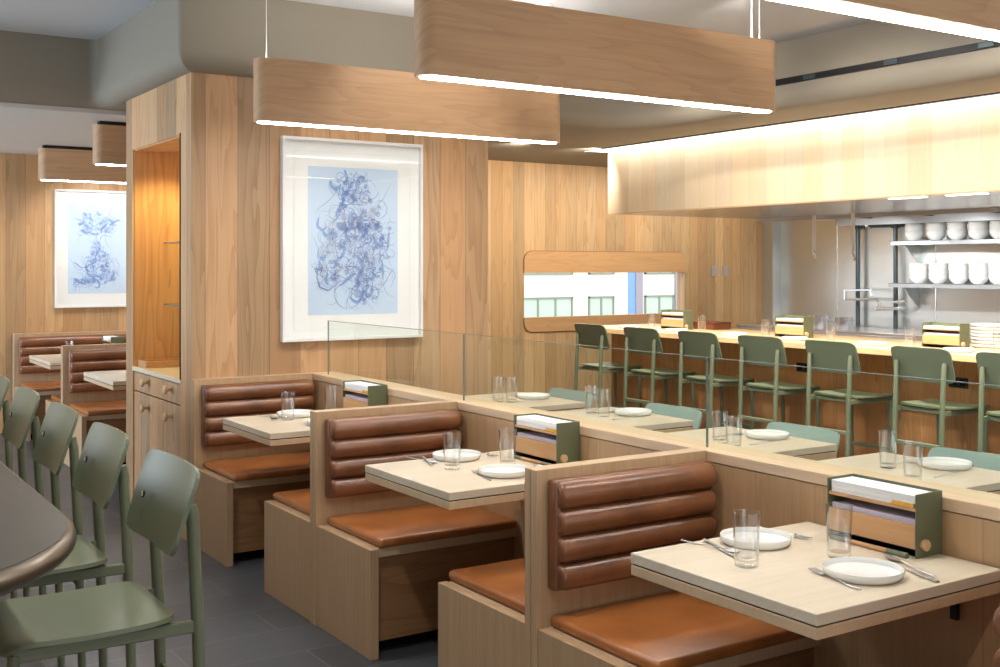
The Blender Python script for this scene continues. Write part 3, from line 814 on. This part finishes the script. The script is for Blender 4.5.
# ------------------------------------------------------------------ table caddies
def caddy(label, loc):
    t = thing('table_caddy', label, 'caddy', loc, 0, 'green and oak table caddies')
    W, D, H = 0.30, 0.112, 0.172
    for s in (-1, 1):
        MB().box(-D/2, D/2, s*W/2-0.002, s*W/2+0.002, 0.0, H, 0.001).build('side_panel', M['caddy_green'], t, smooth=0)
    MB().box(D/2-0.004, D/2, -W/2, W/2, 0.0, H).build('back_panel', M['caddy_green'], t, smooth=0)
    MB().box(-D/2+0.003, D/2-0.004, -W/2+0.002, W/2-0.002, 0.124, 0.133, 0.001).build('shelf', M['caddy_oak'], t, smooth=0)
    MB().box(-D/2+0.003, D/2-0.004, -W/2+0.002, W/2-0.002, 0.020, 0.026).build('drawer_base', M['shadow_black'], t, smooth=0)
    dr = MB().box(-D/2+0.001, -D/2+0.010, -W/2+0.003, W/2-0.003, 0.024, 0.088, 0.001).build('drawer_front', M['caddy_oak'], t, smooth=0)
    MB().box(-D/2+0.02, D/2-0.004, -W/2+0.002, W/2-0.002, 0.0, 0.004).build('bottom_plate', M['shadow_black'], t, smooth=0)
    MB().lathe([(0.0145,0.0),(0.0155,-0.003),(0.0155,-0.011),(0.0135,-0.014)], (-0.026,-W/2-0.002,0.034), 22, 'y').build('knob', M['pale_wood'], t)
    return t
def papers(loc, wh, n=9):
    """papers on and in the caddy: things of their own"""
    x, y, z = loc
    m = MB()
    for k in range(n):
        w = random.uniform(-0.003, 0.003)
        m.box(-0.047+w, 0.044+w, -0.066 if k < 3 and n > 4 else -0.141+w, 0.143+w, 0.0+0.0037*k, 0.0035+0.0037*k)
    o = m.build('menu_stack', M['paper'], loc=(x, y, z+0.1335), smooth=0)
    tag(o, 'white menus atop the caddy on the ' + wh, 'menus', 'menu stacks')
    m = MB()
    for k in range(5): m.box(-0.044, 0.044, -0.144, 0.142, 0.0026*k, 0.0025+0.0026*k)
    o = m.build('paper_sheets', M['paper_lilac'], loc=(x, y, z+0.0885), smooth=0)
    tag(o, 'lilac-white papers in the slot of the caddy on the ' + wh, 'paper', 'paper sheets')
    MB().box(-0.043, 0.044, -0.143, 0.143, 0.028-0.0885, -0.0005).build('folder', M['paper'], o, smooth=0)
caddies = [((2.646, 2.098, 0.7652), 'near booth table'), ((2.646, 3.740, 0.7652), 'second booth table'), ((2.646, 5.385, 0.7652), 'third booth table'),
           ((2.57, 10.2, 0.7652), 'rearmost booth table'),
           ((6.92, 7.74, 0.9802), 'window end of the kitchen bar'), ((6.92, 6.35, 0.9802), 'middle of kitchen bar'), ((6.92, 4.96, 0.9802), 'right part of the kitchen bar')]
c0 = None
for loc, wh in caddies:
    lb = 'green-sided oak caddy on the ' + wh
    if c0 is None: c0 = caddy(lb, loc)
    else: dup(c0, loc, label=lb)
    papers(loc, wh, 9 if loc[2] < 0.9 else 4)
for loc, wh in caddies[:3]:
    x, y, z = loc
    o = MB().box(-0.020, 0.020, -0.034, 0.036, 0.0, 0.0105, 0.001).build('pencil_pack', M['yellow'], loc=(x-0.031, y-0.106, z+0.1335), smooth=0)
    tag(o, 'yellow pencil pack under the menus of the caddy on the ' + wh, 'pencils', 'yellow pencil packs')
    t = thing('serving_utensil', 'wooden utensil with grey-green ends before the caddy on the ' + wh, 'utensil', (x-0.071, y, z), 0, 'wooden utensils')
    MB().tube([(0.0,0.07,0.0075),(0,-0.07,0.0075)], 0.0065, 10).build('handle', M['caddy_oak'], t)
    MB().tube([(0.0,0.125,0.006),(0,0.07,0.0075)], [0.006,0.0072], 10).build('tip', M['caddy_green'], t)
    MB().tube([(0.0,-0.07,0.0075),(0,-0.135,0.006)], [0.0072,0.009], 10).build('tip', M['caddy_green'], t)

# ------------------------------------------------------------------ framed drawings
def scribble(seed, w, h, blobs, n):
    """curly pen strokes inside a set of ellipses; returns three meshes of thin ribbons"""
    rd = random.Random(seed)
    outs = [MB(), MB(), MB()]
    def ribbon(m, pts, wd, lift):
        q = []
        for p in pts:
            if abs(p[0]) > w/2-0.012 or abs(p[1]) > h/2-0.012: break
            q.append(p)
        pts = q
        if len(pts) < 4: return
        bm = m.bm; L = []; Rr = []
        for i, p in enumerate(pts):
            a = pts[max(i-1,0)]; b = pts[min(i+1,len(pts)-1)]
            t = Vector((b[0]-a[0], b[1]-a[1])); 
            if t.length < 1e-6: t = Vector((1,0))
            t.normalize(); q = Vector((-t.y, t.x))*wd*(0.35+0.65*math.sin(PI*(i+0.5)/len(pts)))
            L.append(bm.verts.new((p[0]+q.x, -lift, p[1]+q.y))); Rr.append(bm.verts.new((p[0]-q.x, -lift, p[1]-q.y)))
        for i in range(len(pts)-1):
            bm.faces.new((L[i], Rr[i], Rr[i+1], L[i+1]))
    k = 0
    while k < n:
        cx, cz, rx, rz, wt = rd.choice(blobs)
        a = rd.uniform(0, 2*PI); q = math.sqrt(rd.random())
        x, z = cx+rx*q*math.cos(a), cz+rz*q*math.sin(a)
        kind = rd.random()
        pts = []
        if kind < 0.40:      # curl
            r0 = rd.uniform(0.008, 0.034); tn = rd.uniform(0.6, 1.5); s = rd.choice((-1,1)); ph = rd.uniform(0, 2*PI)
            for i in range(26):
                f = i/25; r = r0*(1-0.85*f)
                pts.append((x+r*math.cos(ph+s*f*tn*2*PI), z+r*math.sin(ph+s*f*tn*2*PI)*1.1))
        elif kind < 0.78:     # wandering line
            d = rd.uniform(0, 2*PI); cv = rd.uniform(-0.5, 0.5)
            px, pz = x, z
            for i in range(rd.randint(8, 22)):
                pts.append((px, pz)); d += cv*0.6 + rd.uniform(-0.35, 0.35)
                px += 0.011*math.cos(d); pz += 0.011*math.sin(d)
        else:                # little hatch
            d = rd.uniform(0, 2*PI)
            for j in range(4):
                ox, oz = 0.006*j*math.cos(d+1.57), 0.006*j*math.sin(d+1.57)
                ribbon(outs[0 if wt else 1], [(x+ox+0.03*f*math.cos(d), z+oz+0.03*f*math.sin(d)) for f in (0,0.33,0.66,1)], 0.0012, 0.0008+0.0000004*k)
            k += 1; continue
        ribbon(outs[0 if rd.random() < wt else 1], pts, rd.uniform(0.0006, 0.0015), 0.0008+0.0000004*k)
        if rd.random() < 0.10:
            ribbon(outs[2], pts[:12], rd.uniform(0.007, 0.014), 0.0004+0.0000002*k)
        k += 1
    return outs
def picture(label, u0, u1, v, z0, z1, pr, blobs, seed, n, big=(), inks=('ink', 'ink_grey', 'ink_wash')):
    cx, cz = (u0+u1)/2, z0
    t = thing('framed_drawing', label, 'picture', (cx, v, z0), 0, 'framed blue drawings')
    W, H = u1-u0, z1-z0
    fw, d = 0.018, 0.04
    MB().box(-W/2, W/2, -d, 0, 0, fw, 0.001).box(-W/2, W/2, -d, 0, H-fw, H, 0.001).box(-W/2, -W/2+fw, -d, 0, fw, H-fw, 0.001).box(W/2-fw, W/2, -d, 0, fw, H-fw, 0.001).build('frame', M['frame_white'], t, smooth=0)
    MB().box(-W/2+fw, W/2-fw, -0.014, -0.004, fw, H-fw).build('mat_board', M['mat_white'], t, smooth=0)
    p0, p1, q0, q1 = pr[0]-cx, pr[1]-cx, pr[2]-z0, pr[3]-z0
    e = 0.085
    m = MB()
    for a in ((p0-e, p1+e, q0-e-0.004, q0-e), (p0-e, p1+e, q1+e, q1+e+0.004), (p0-e-0.004, p0-e, q0-e, q1+e), (p1+e, p1+e+0.004, q0-e, q1+e)):
        m.box(a[0], a[1], -0.0155, -0.0138, a[2], a[3])
    m.build('mat_bevel', M['frame_white'], t, smooth=0)
    pt = MB().box(p0, p1, -0.0165, -0.0135, q0, q1).build('print', M['print_blue'], t, smooth=0)
    w, h = p1-p0, q1-q0
    mx, mz = (p0+p1)/2, (q0+q1)/2
    A = scribble(seed, w, h, [(b[0]*w, b[1]*h, b[2]*w, b[3]*h, b[4]) for b in blobs], n)
    for mb_, mt, nm in zip(A, [M[q] for q in inks], ('pen_lines', 'grey_pen_lines', 'wash')):
        mb_.move(Matrix.Translation((mx, -0.0165, mz)))
        mb_.build(nm, mt, pt, smooth=0)
    if big:
        m = MB()
        for (pts, wd) in big:
            m.tube([(mx+x*w, -0.0165, mz+z*h) for x, z in pts], wd, 6, squash=0.15)
        m.build('bold_curls', M['ink_wash'], pt)
    MB().box(-W/2+fw, W/2-fw, -0.034, -0.031, fw, H-fw).build('glazing', M['window_glass'], t, smooth=0)
    return t
bl1 = [(-0.02,0.36,0.17,0.10,1.0),(0.05,0.22,0.26,0.10,0.15),(0.10,0.06,0.30,0.14,0.15),(0.22,-0.06,0.20,0.13,0.45),(-0.20,0.02,0.16,0.12,0.2),
       (0.06,-0.18,0.24,0.10,0.5),(0.14,-0.32,0.18,0.10,1.0),(-0.28,-0.20,0.12,0.13,0.4),(0.12,0.10,0.2,0.02,1.0),(-0.02,0.1,0.14,0.1,0.1)]
def sp_curl(cx, cz, r, t0, t1, k=0.55, n=24):
    return [(cx + r*(1-k*i/n)*math.cos(t0+(t1-t0)*i/n), cz + 0.70*r*(1-k*i/n)*math.sin(t0+(t1-t0)*i/n)) for i in range(n+1)]
big1 = [(sp_curl(-0.30,-0.10,0.12,-0.6,4.6,0.2), 0.0028), ([(-0.28,-0.02),(-0.37,-0.12),(-0.41,-0.24),(-0.38,-0.31),(-0.29,-0.335),(-0.20,-0.30),(-0.13,-0.255)], [0.004,0.005,0.007,0.012,0.016,0.012,0.005]),
        (sp_curl(-0.06,-0.36,0.16,2.6,6.6,0.2), 0.0045), (sp_curl(0.20,-0.36,0.08,0,5.5,0.4), 0.006), (sp_curl(0.22,-0.06,0.17,0.3,5.2,0.5), 0.005), (sp_curl(0.02,0.06,0.15,1.0,6.2,0.5), 0.004)]
picture('large white-framed blue curling drawing on the oak pier wall', 2.526, 3.455, 6.25, 1.107, 2.307, (2.694, 3.288, 1.259, 2.141), bl1, 3, 620, big1)
bl2 = [(-0.02,0.28,0.32,0.11,0.9),(-0.18,0.25,0.12,0.12,1.0),(0.16,0.28,0.12,0.10,1.0),(-0.02,-0.04,0.10,0.12,0.6),(-0.08,-0.20,0.17,0.10,0.9),(0.12,-0.16,0.10,0.12,0.9),(-0.25,-0.37,0.14,0.03,1.0),(0.2,-0.29,0.16,0.07,0.8),(0.0,-0.35,0.2,0.04,0.8)]
big2 = [(sp_curl(-0.18,0.28,0.10,0,5,0.5), 0.008), (sp_curl(0.16,0.30,0.10,3,8,0.5), 0.008), (sp_curl(-0.1,-0.2,0.12,1,6,0.4), 0.007)]
picture('white-framed pale blue drawing on the far left wall, half hidden by the pier', 2.319, 3.11, 11.35, 1.152, 2.280, (2.437, 2.99, 1.285, 2.151), bl2, 11, 380, big2, ('ink_light', 'ink_pale', 'ink_wash'))

# ------------------------------------------------------------------ pier niche and cabinet
cb = thing('built_in_cabinet', 'oak drawer and door cabinet built into the pier below the lit niche', 'cabinet', (2.0, 6.945, 0))
MB().box(0.03, 0.44, -0.498, 0.498, 0.0, 0.872).build('body', M['shadow_black'], cb, smooth=0)
for s in (-1, 1):
    y0, y1 = (0.006*s if s > 0 else -0.494), (0.494 if s > 0 else -0.006)
    yo = -0.133
    a, b = (-0.494, yo-0.003) if s < 0 else (yo+0.003, 0.494)
    ky = 6.64-6.945 if s < 0 else 7.12-6.945
    for nm, z0, z1, kz in (('drawer', 0.752, 0.868, 0.825), ('door', 0.05, 0.745, 0.667)):
        d = MB().box(0.010, 0.030, a, b, z0, z1, 0.0015).build(nm, M['oak_pier'], cb, smooth=0)
        MB().lathe([(0.010,0.012),(0.009,-0.010),(0.011,-0.018),(0.024,-0.022),(0.027,-0.030),(0.026,-0.037),(0.018,-0.042)], (0.0,ky,kz), 22, 'x').build('knob', M['pale_wood'], d)
ct = MB().box(0.0, 0.445, -0.499, 0.499, 0.876, 0.902, 0.002).build('stone_worktop', M['stone'], loc=(1.998, 6.945, 0), smooth=0)
tag(ct, 'cream stone worktop on the oak cabinet inside the lit niche', 'worktop')
for z, w in ((1.70, 'upper'), (1.30, 'lower')):
    t = thing('glass_shelf', '%s glass shelf inside the orange-lit niche' % w, 'shelf', (2.2, 6.945, z), 0, 'glass shelves in the niche')
    MB().box(0.003, 0.24, -0.490, 0.490, -0.005, 0.005).build('pane', M['glass'], t, smooth=0)
    MB().box(0.0, 0.003, -0.490, 0.490, -0.005, 0.005).build('polished_edge', M['glass_edge'], t, smooth=0)
tr = thing('wooden_tray', 'low wooden tray on the worktop inside the lit niche', 'tray', (2.215, 7.335, 0.9025))
MB().box(-0.185, 0.185, -0.09, 0.09, 0.0, 0.012, 0.003).build('base', M['caddy_oak'], tr, smooth=0)
MB().box(-0.185, 0.185, -0.09, -0.078, 0.012, 0.042, 0.002).box(-0.185, 0.185, 0.078, 0.09, 0.012, 0.042, 0.002).box(-0.185, -0.173, -0.078, 0.078, 0.012, 0.042, 0.002).box(0.173, 0.185, -0.078, 0.078, 0.012, 0.042, 0.002).build('rim', M['caddy_oak'], tr, smooth=0)
nl = thing('niche_light', 'small warm downlight in the top of the niche', 'light', (2.22, 7.0, 2.292))
MB().lathe([(0.05,0.0),(0.05,-0.006),(0.04,-0.008)], n=24).build('trim_ring', M['plastic_white'], nl)
MB().lathe([(0.036,-0.006),(0.036,-0.010)], n=24).build('lens', M['led_niche'], nl)

# ------------------------------------------------------------------ wall plates
for k, u in enumerate((9.322, 9.498)):
    t = thing('light_switch', '%s of the two grey switch plates on the oak wall beside the kitchen' % ('left' if k == 0 else 'right'), 'switch', (u, 9.78, 1.49), 0, 'grey switch plates')
    MB().box(-0.04, 0.04, -0.008, 0, -0.06, 0.06, 0.002).build('plate', M['plate_grey'], t, smooth=0)
    MB().box(-0.014, 0.014, -0.011, -0.007, -0.03, 0.03, 0.001).build('rocker', M['plate_grey'], t, smooth=0)

# ------------------------------------------------------------------ kitchen shelves, bowls, pipes, tap
for nm, z, v1 in (('upper', 1.775, 7.76), ('lower', 1.335, 7.78)):
    t = thing('wall_shelf', '%s steel shelf of white bowls on the kitchen wall' % nm, 'shelf', (10.24, 0, z), 0, 'steel kitchen shelves')
    MB().box(-0.34, 0.0, 2.0, v1, 0.032, 0.036).box(-0.34, -0.336, 2.0, v1, -0.008, 0.036).box(-0.004, 0, 2.0, v1, 0.036, 0.08).box(-0.34, 0, v1-0.004, v1, -0.008, 0.036).build('shelf_board', M['shelf_steel'], t, smooth=0)
    for v in (v1-0.12, v1-1.4, v1-2.7):
        m = MB().prism([(-0.30, 0.0), (0.0, 0.0), (0.0, -0.26)], -0.004, 0.004).move(Matrix.Translation((0, v, 0.03)) @ RX)
        m.build('bracket', M['steel'], t, smooth=0)
BP = None
def bowl():
    r, h = 0.096, 0.10
    return MB().lathe([(0.0001,0.006),(0.045,0.008),(0.072,0.030),(0.088,0.062),(r-0.003,h),(r+0.001,h+0.001),(r+0.004,h-0.002),(r-0.001,h-0.007),(0.094,0.062),(0.079,0.028),(0.052,0.006),(0.048,0.0),(0.0001,0.0)], n=30).build('bowl', M['white'], smooth=0.9)
sn = ('first', 'second', 'third', 'fourth', 'fifth')
ln = ('bottom', 'middle', 'top')
def vpx(x, u):
    r = (x-500)/F
    return u*(0.839-0.544*r)/(0.544+0.839*r)
for nm, z, xs in (('upper', 1.811, (914.5, 936, 957, 978.5, 1000)), ('lower', 1.371, (919, 938.5, 959, 979, 999))):
    for i, x in enumerate(xs):
        for j in range(3):
            if BP is None: o = BP = bowl()
            else: o = BP.copy(); COL.objects.link(o)
            o.location = (10.06, vpx(x, 10.06), z + 0.052*j)
            tag(o, '%s white bowl in the %s stack from the left on the %s kitchen shelf' % (ln[j], sn[i], nm), 'bowl', 'white bowls on the %s shelf' % nm)
pp = thing('gas_pipe', 'dark steel pipe frame running up the kitchen wall', 'pipe', (10.17, 0, 0))
MB().tube([(0,8.40,0.0),(0,8.40,2.0)], 0.024, 12).tube([(0,7.90,0.0),(0,7.90,2.0)], 0.024, 12).build('riser', M['pipe'], pp)
MB().tube([(0,8.40,2.0),(0,7.74,2.0)], 0.034, 14).build('crossbar', M['pipe'], pp)
for v in (8.40, 7.90):
    MB().lathe([(0.02,-0.05),(0.046,-0.04),(0.046,0.04),(0.02,0.05)], (0,v,2.0), 16, 'y').build('fitting', M['pipe'], pp)
MB().lathe([(0.02,-0.03),(0.047,-0.02),(0.047,0.02),(0.02,0.03)], (0,8.25,2.0), 16, 'y').build('collar', M['chrome'], pp)
fc = thing('pot_filler_tap', 'chrome folding pot filler tap on the steel kitchen wall', 'tap', (10.08, 0, 0))
def px(x, y): 
    r = (x-500)/F; D = 10.08/(0.839*r+0.544)
    return (0, D*(0.839-0.544*r), 1.55-D*(y-266)/F)
MB().tube([px(845,299),px(845,290),px(870,290),px(872,296)], 0.014, 10).build('upper_arm', M['chrome'], fc)
MB().tube([px(845,299.5),px(876,299),px(879,302),px(879,308)], 0.015, 10).build('lower_arm', M['chrome'], fc)
MB().tube([px(877,308.5),px(897,308.5)], [0.022,0.018], 10).build('body', M['chrome'], fc)
MB().tube([(0,px(897,308.5)[1],px(897,308.5)[2]),(0.16,px(897,308.5)[1],px(897,308.5)[2])], 0.018, 10).build('wall_inlet', M['chrome'], fc)
MB().tube([px(894,302),px(906,302)], [0.012,0.026], 10).build('handle', M['chrome'], fc)
for (u, v, k) in ((8.469, 7.516, 'left'), (8.295, 6.906, 'right')):
    t = thing('hanging_rod', 'white rod with a hook hanging from the hood, %s one of two' % k, 'rod', (u, v, 2.035), 0, 'hanging rods under the hood')  # plain rods with hooks, without lamps
    MB().tube([(0,0,0),(0,0,-0.34)], 0.017, 10).build('rod', M['plastic_white'], t)
    MB().tube([(0,0,-0.34),(0,0,-0.37),(0.0,-0.012,-0.395),(0,-0.022,-0.42),(0,-0.01,-0.435)], [0.014,0.012,0.009,0.008,0.006], 10).build('hook', M['chrome'], t)
def pot(label, u, v, r, h):
    t = thing('cooking_pot', label, 'pot', (u, v, 0.8855), 0, 'steel pots behind the bar')
    MB().lathe([(0.0001,0.0),(r*0.97,0.0),(r,0.006),(r,h),(r+0.006,h+0.002),(r+0.006,h+0.005),(r-0.003,h+0.004),(r-0.003,0.006),(0.0001,0.006)], n=32).build('body', M['pot_metal'], t, smooth=0.8)
    for s in (-1, 1):
        MB().tube([(0,s*r,h*0.82),(0.012,s*(r+0.035),h*0.84),(-0.025,s*(r+0.045),h*0.84),(-0.03,s*r,h*0.82)], 0.006, 8).build('handle', M['chrome'], t)
pot('steel pot on the cook line, behind the left half of the bar', 9.5, vpx(820, 9.5), 0.095, 0.13)
pot('steel pot on the cook line, right of the other pot', 9.5, vpx(844, 9.5), 0.09, 0.12)
for k in range(7):
    o = PROTO['plate'].copy(); COL.objects.link(o)
    o.location = (7.22, vpx(990, 7.22), ZK + 0.0235*k)
    o.scale = (1.25, 1.25, 1)
    tag(o, 'white plate, %s from the bottom, in the stack on the kitchen bar' % ('first','second','third','fourth','fifth','sixth','topmost as seventh')[k], 'plate', 'stacked white plates')
bx = thing('wooden_box', 'low red-brown wooden box on the kitchen bar under the window', 'box', (7.2, 7.58, 0.9803))
MB().box(-0.11, 0.11, -0.13, 0.13, 0.0, 0.055, 0.003).build('body', M['dark_oak'], bx, smooth=0)
MB().box(-0.115, 0.115, -0.135, 0.135, 0.055, 0.066, 0.003).build('lid', M['dark_oak'], bx, smooth=0)

# ------------------------------------------------------------------ lighting
w = bpy.data.worlds.new('world'); S.world = w; w.use_nodes = True
nt = w.node_tree; nt.nodes.clear()
wo = nt.nodes.new('ShaderNodeOutputWorld'); bg = nt.nodes.new('ShaderNodeBackground')
bg.inputs[0].default_value = (0.94, 0.97, 1.0, 1); bg.inputs[1].default_value = 1.5
nt.links.new(bg.outputs[0], wo.inputs[0])
def area(name, loc, rot, sx, sy, power, col):
    l = bpy.data.lights.new(name, 'AREA'); l.shape = 'RECTANGLE'; l.size = sx; l.size_y = sy; l.energy = power; l.color = col
    o = bpy.data.objects.new(name, l); COL.objects.link(o); o.location = loc; o.rotation_euler = rot
    return o
def spot(name, loc, target, power, col, ang=60, rad=0.04, blend=0.6):
    l = bpy.data.lights.new(name, 'SPOT'); l.energy = power; l.color = col; l.spot_size = math.radians(ang); l.spot_blend = blend; l.shadow_soft_size = rad
    o = bpy.data.objects.new(name, l); COL.objects.link(o); o.location = loc
    d = Vector(target) - Vector(loc); o.rotation_euler = d.to_track_quat('-Z', 'Y').to_euler()
    return o
# added area lamps as daylight; the left and rear walls hold no windows
area('daylight_left', (-3.95, 7.6, 1.15), (0, -PI/2, 0), 1.9, 6.5, 150, (0.70, 0.84, 1.0))
area('daylight_fill_rear', (2.5, -2.55, 1.6), (PI/2, 0, 0), 8.0, 2.2, 50, (0.98, 0.98, 1.0))  # soft fill added behind the camera
# added fill spots under the tray ceiling, which has no fixtures
WARM = (1.0, 0.95, 0.89)
for i, (u, v) in enumerate(((0.9, 4.6), (0.9, 2.6), (0.9, 0.6), (4.9, 6.2), (4.6, 4.6), (4.9, 3.6), (4.9, 1.8))):
    spot('fill_spot', (u, v, ZC-0.02), (u, v, 0) if u < 2 else (6.2, v, 0.6), 44 if u < 2 else 85, WARM, 115, 0.05, 0.8)
spot('picture_spot', (3.0, 4.7, ZC-0.02), (3.0, 6.25, 1.6), 16, WARM, 75, 0.04)
spot('picture_spot', (2.75, 10.62, 2.585), (2.7, 11.35, 1.4), 17, WARM, 100, 0.02)
area('daylight_far_left', (-3.95, 9.9, 1.3), (0, -PI/2, 0), 2.0, 2.6, 95, (0.62, 0.78, 1.0))  # added area lamp inside the windowless left wall, for bluish daylight
for u in (4.6, 5.6, 6.4): spot('fill_spot', (u, 8.2, ZS-0.02), (u, 9.9, 1.5), 28, WARM, 130, 0.012, 0.9)  # added spots washing the back wall; the soffit has no fixtures
for u in (7.4, 8.3, 9.2): spot('fill_spot', (u, 8.75, ZS-0.02), (u, 9.9, 1.2), 19, WARM, 130, 0.012, 0.9)  # more added wash spots for the wall's kitchen end
for v in (8.2, 7.1, 6.0, 4.9, 3.8): spot('stool_fill_spot', (6.10, v, ZS-0.02), (6.25, v, 0), 135, WARM, 76, 0.012, 0.8)  # added spots to brighten stool seats and counter front; no fixtures
for v in (5.7, 4.95, 4.2, 3.4, 2.6, 1.8): spot('hood_fill_spot', (2.9 if v < 5.5 else 4.6, v if v < 5.5 else 4.55, ZC-0.02), (6.67, v+2.1, 2.25), 42, WARM, 56, 0.06, 1.0)  # added spots that even out the hood fascia, kept out of view
spot('niche_spot', (2.2, 7.0, 2.275), (2.2, 7.2, 1.1), 19, (1.0, 0.73, 0.31), 130, 0.03, 0.6)
for v in (5.15, 4.25, 3.4, 6.2, 7.2, 8.0): spot('bar_lamp', (6.80, v, 2.024), (6.95, v, 0.9), 11, (1.0, 0.96, 0.88), 110, 0.03, 0.7)
for v in (8.0, 7.0, 6.0, 5.0, 4.0):
    spot('hood_lamp', (8.95, v, 2.0), (9.75, v, 0.9), 34, (0.97, 0.99, 1.0), 130, 0.03, 0.7)

# ------------------------------------------------------------------ view
S.view_settings.view_transform = 'Standard'
S.view_settings.look = 'None'
S.view_settings.exposure = 0.96
S.view_settings.gamma = 1.0
S.view_settings.use_curve_mapping = False
S.cycles.use_denoising = True
S.cycles.max_bounces = 10
S.cycles.transparent_max_bounces = 24
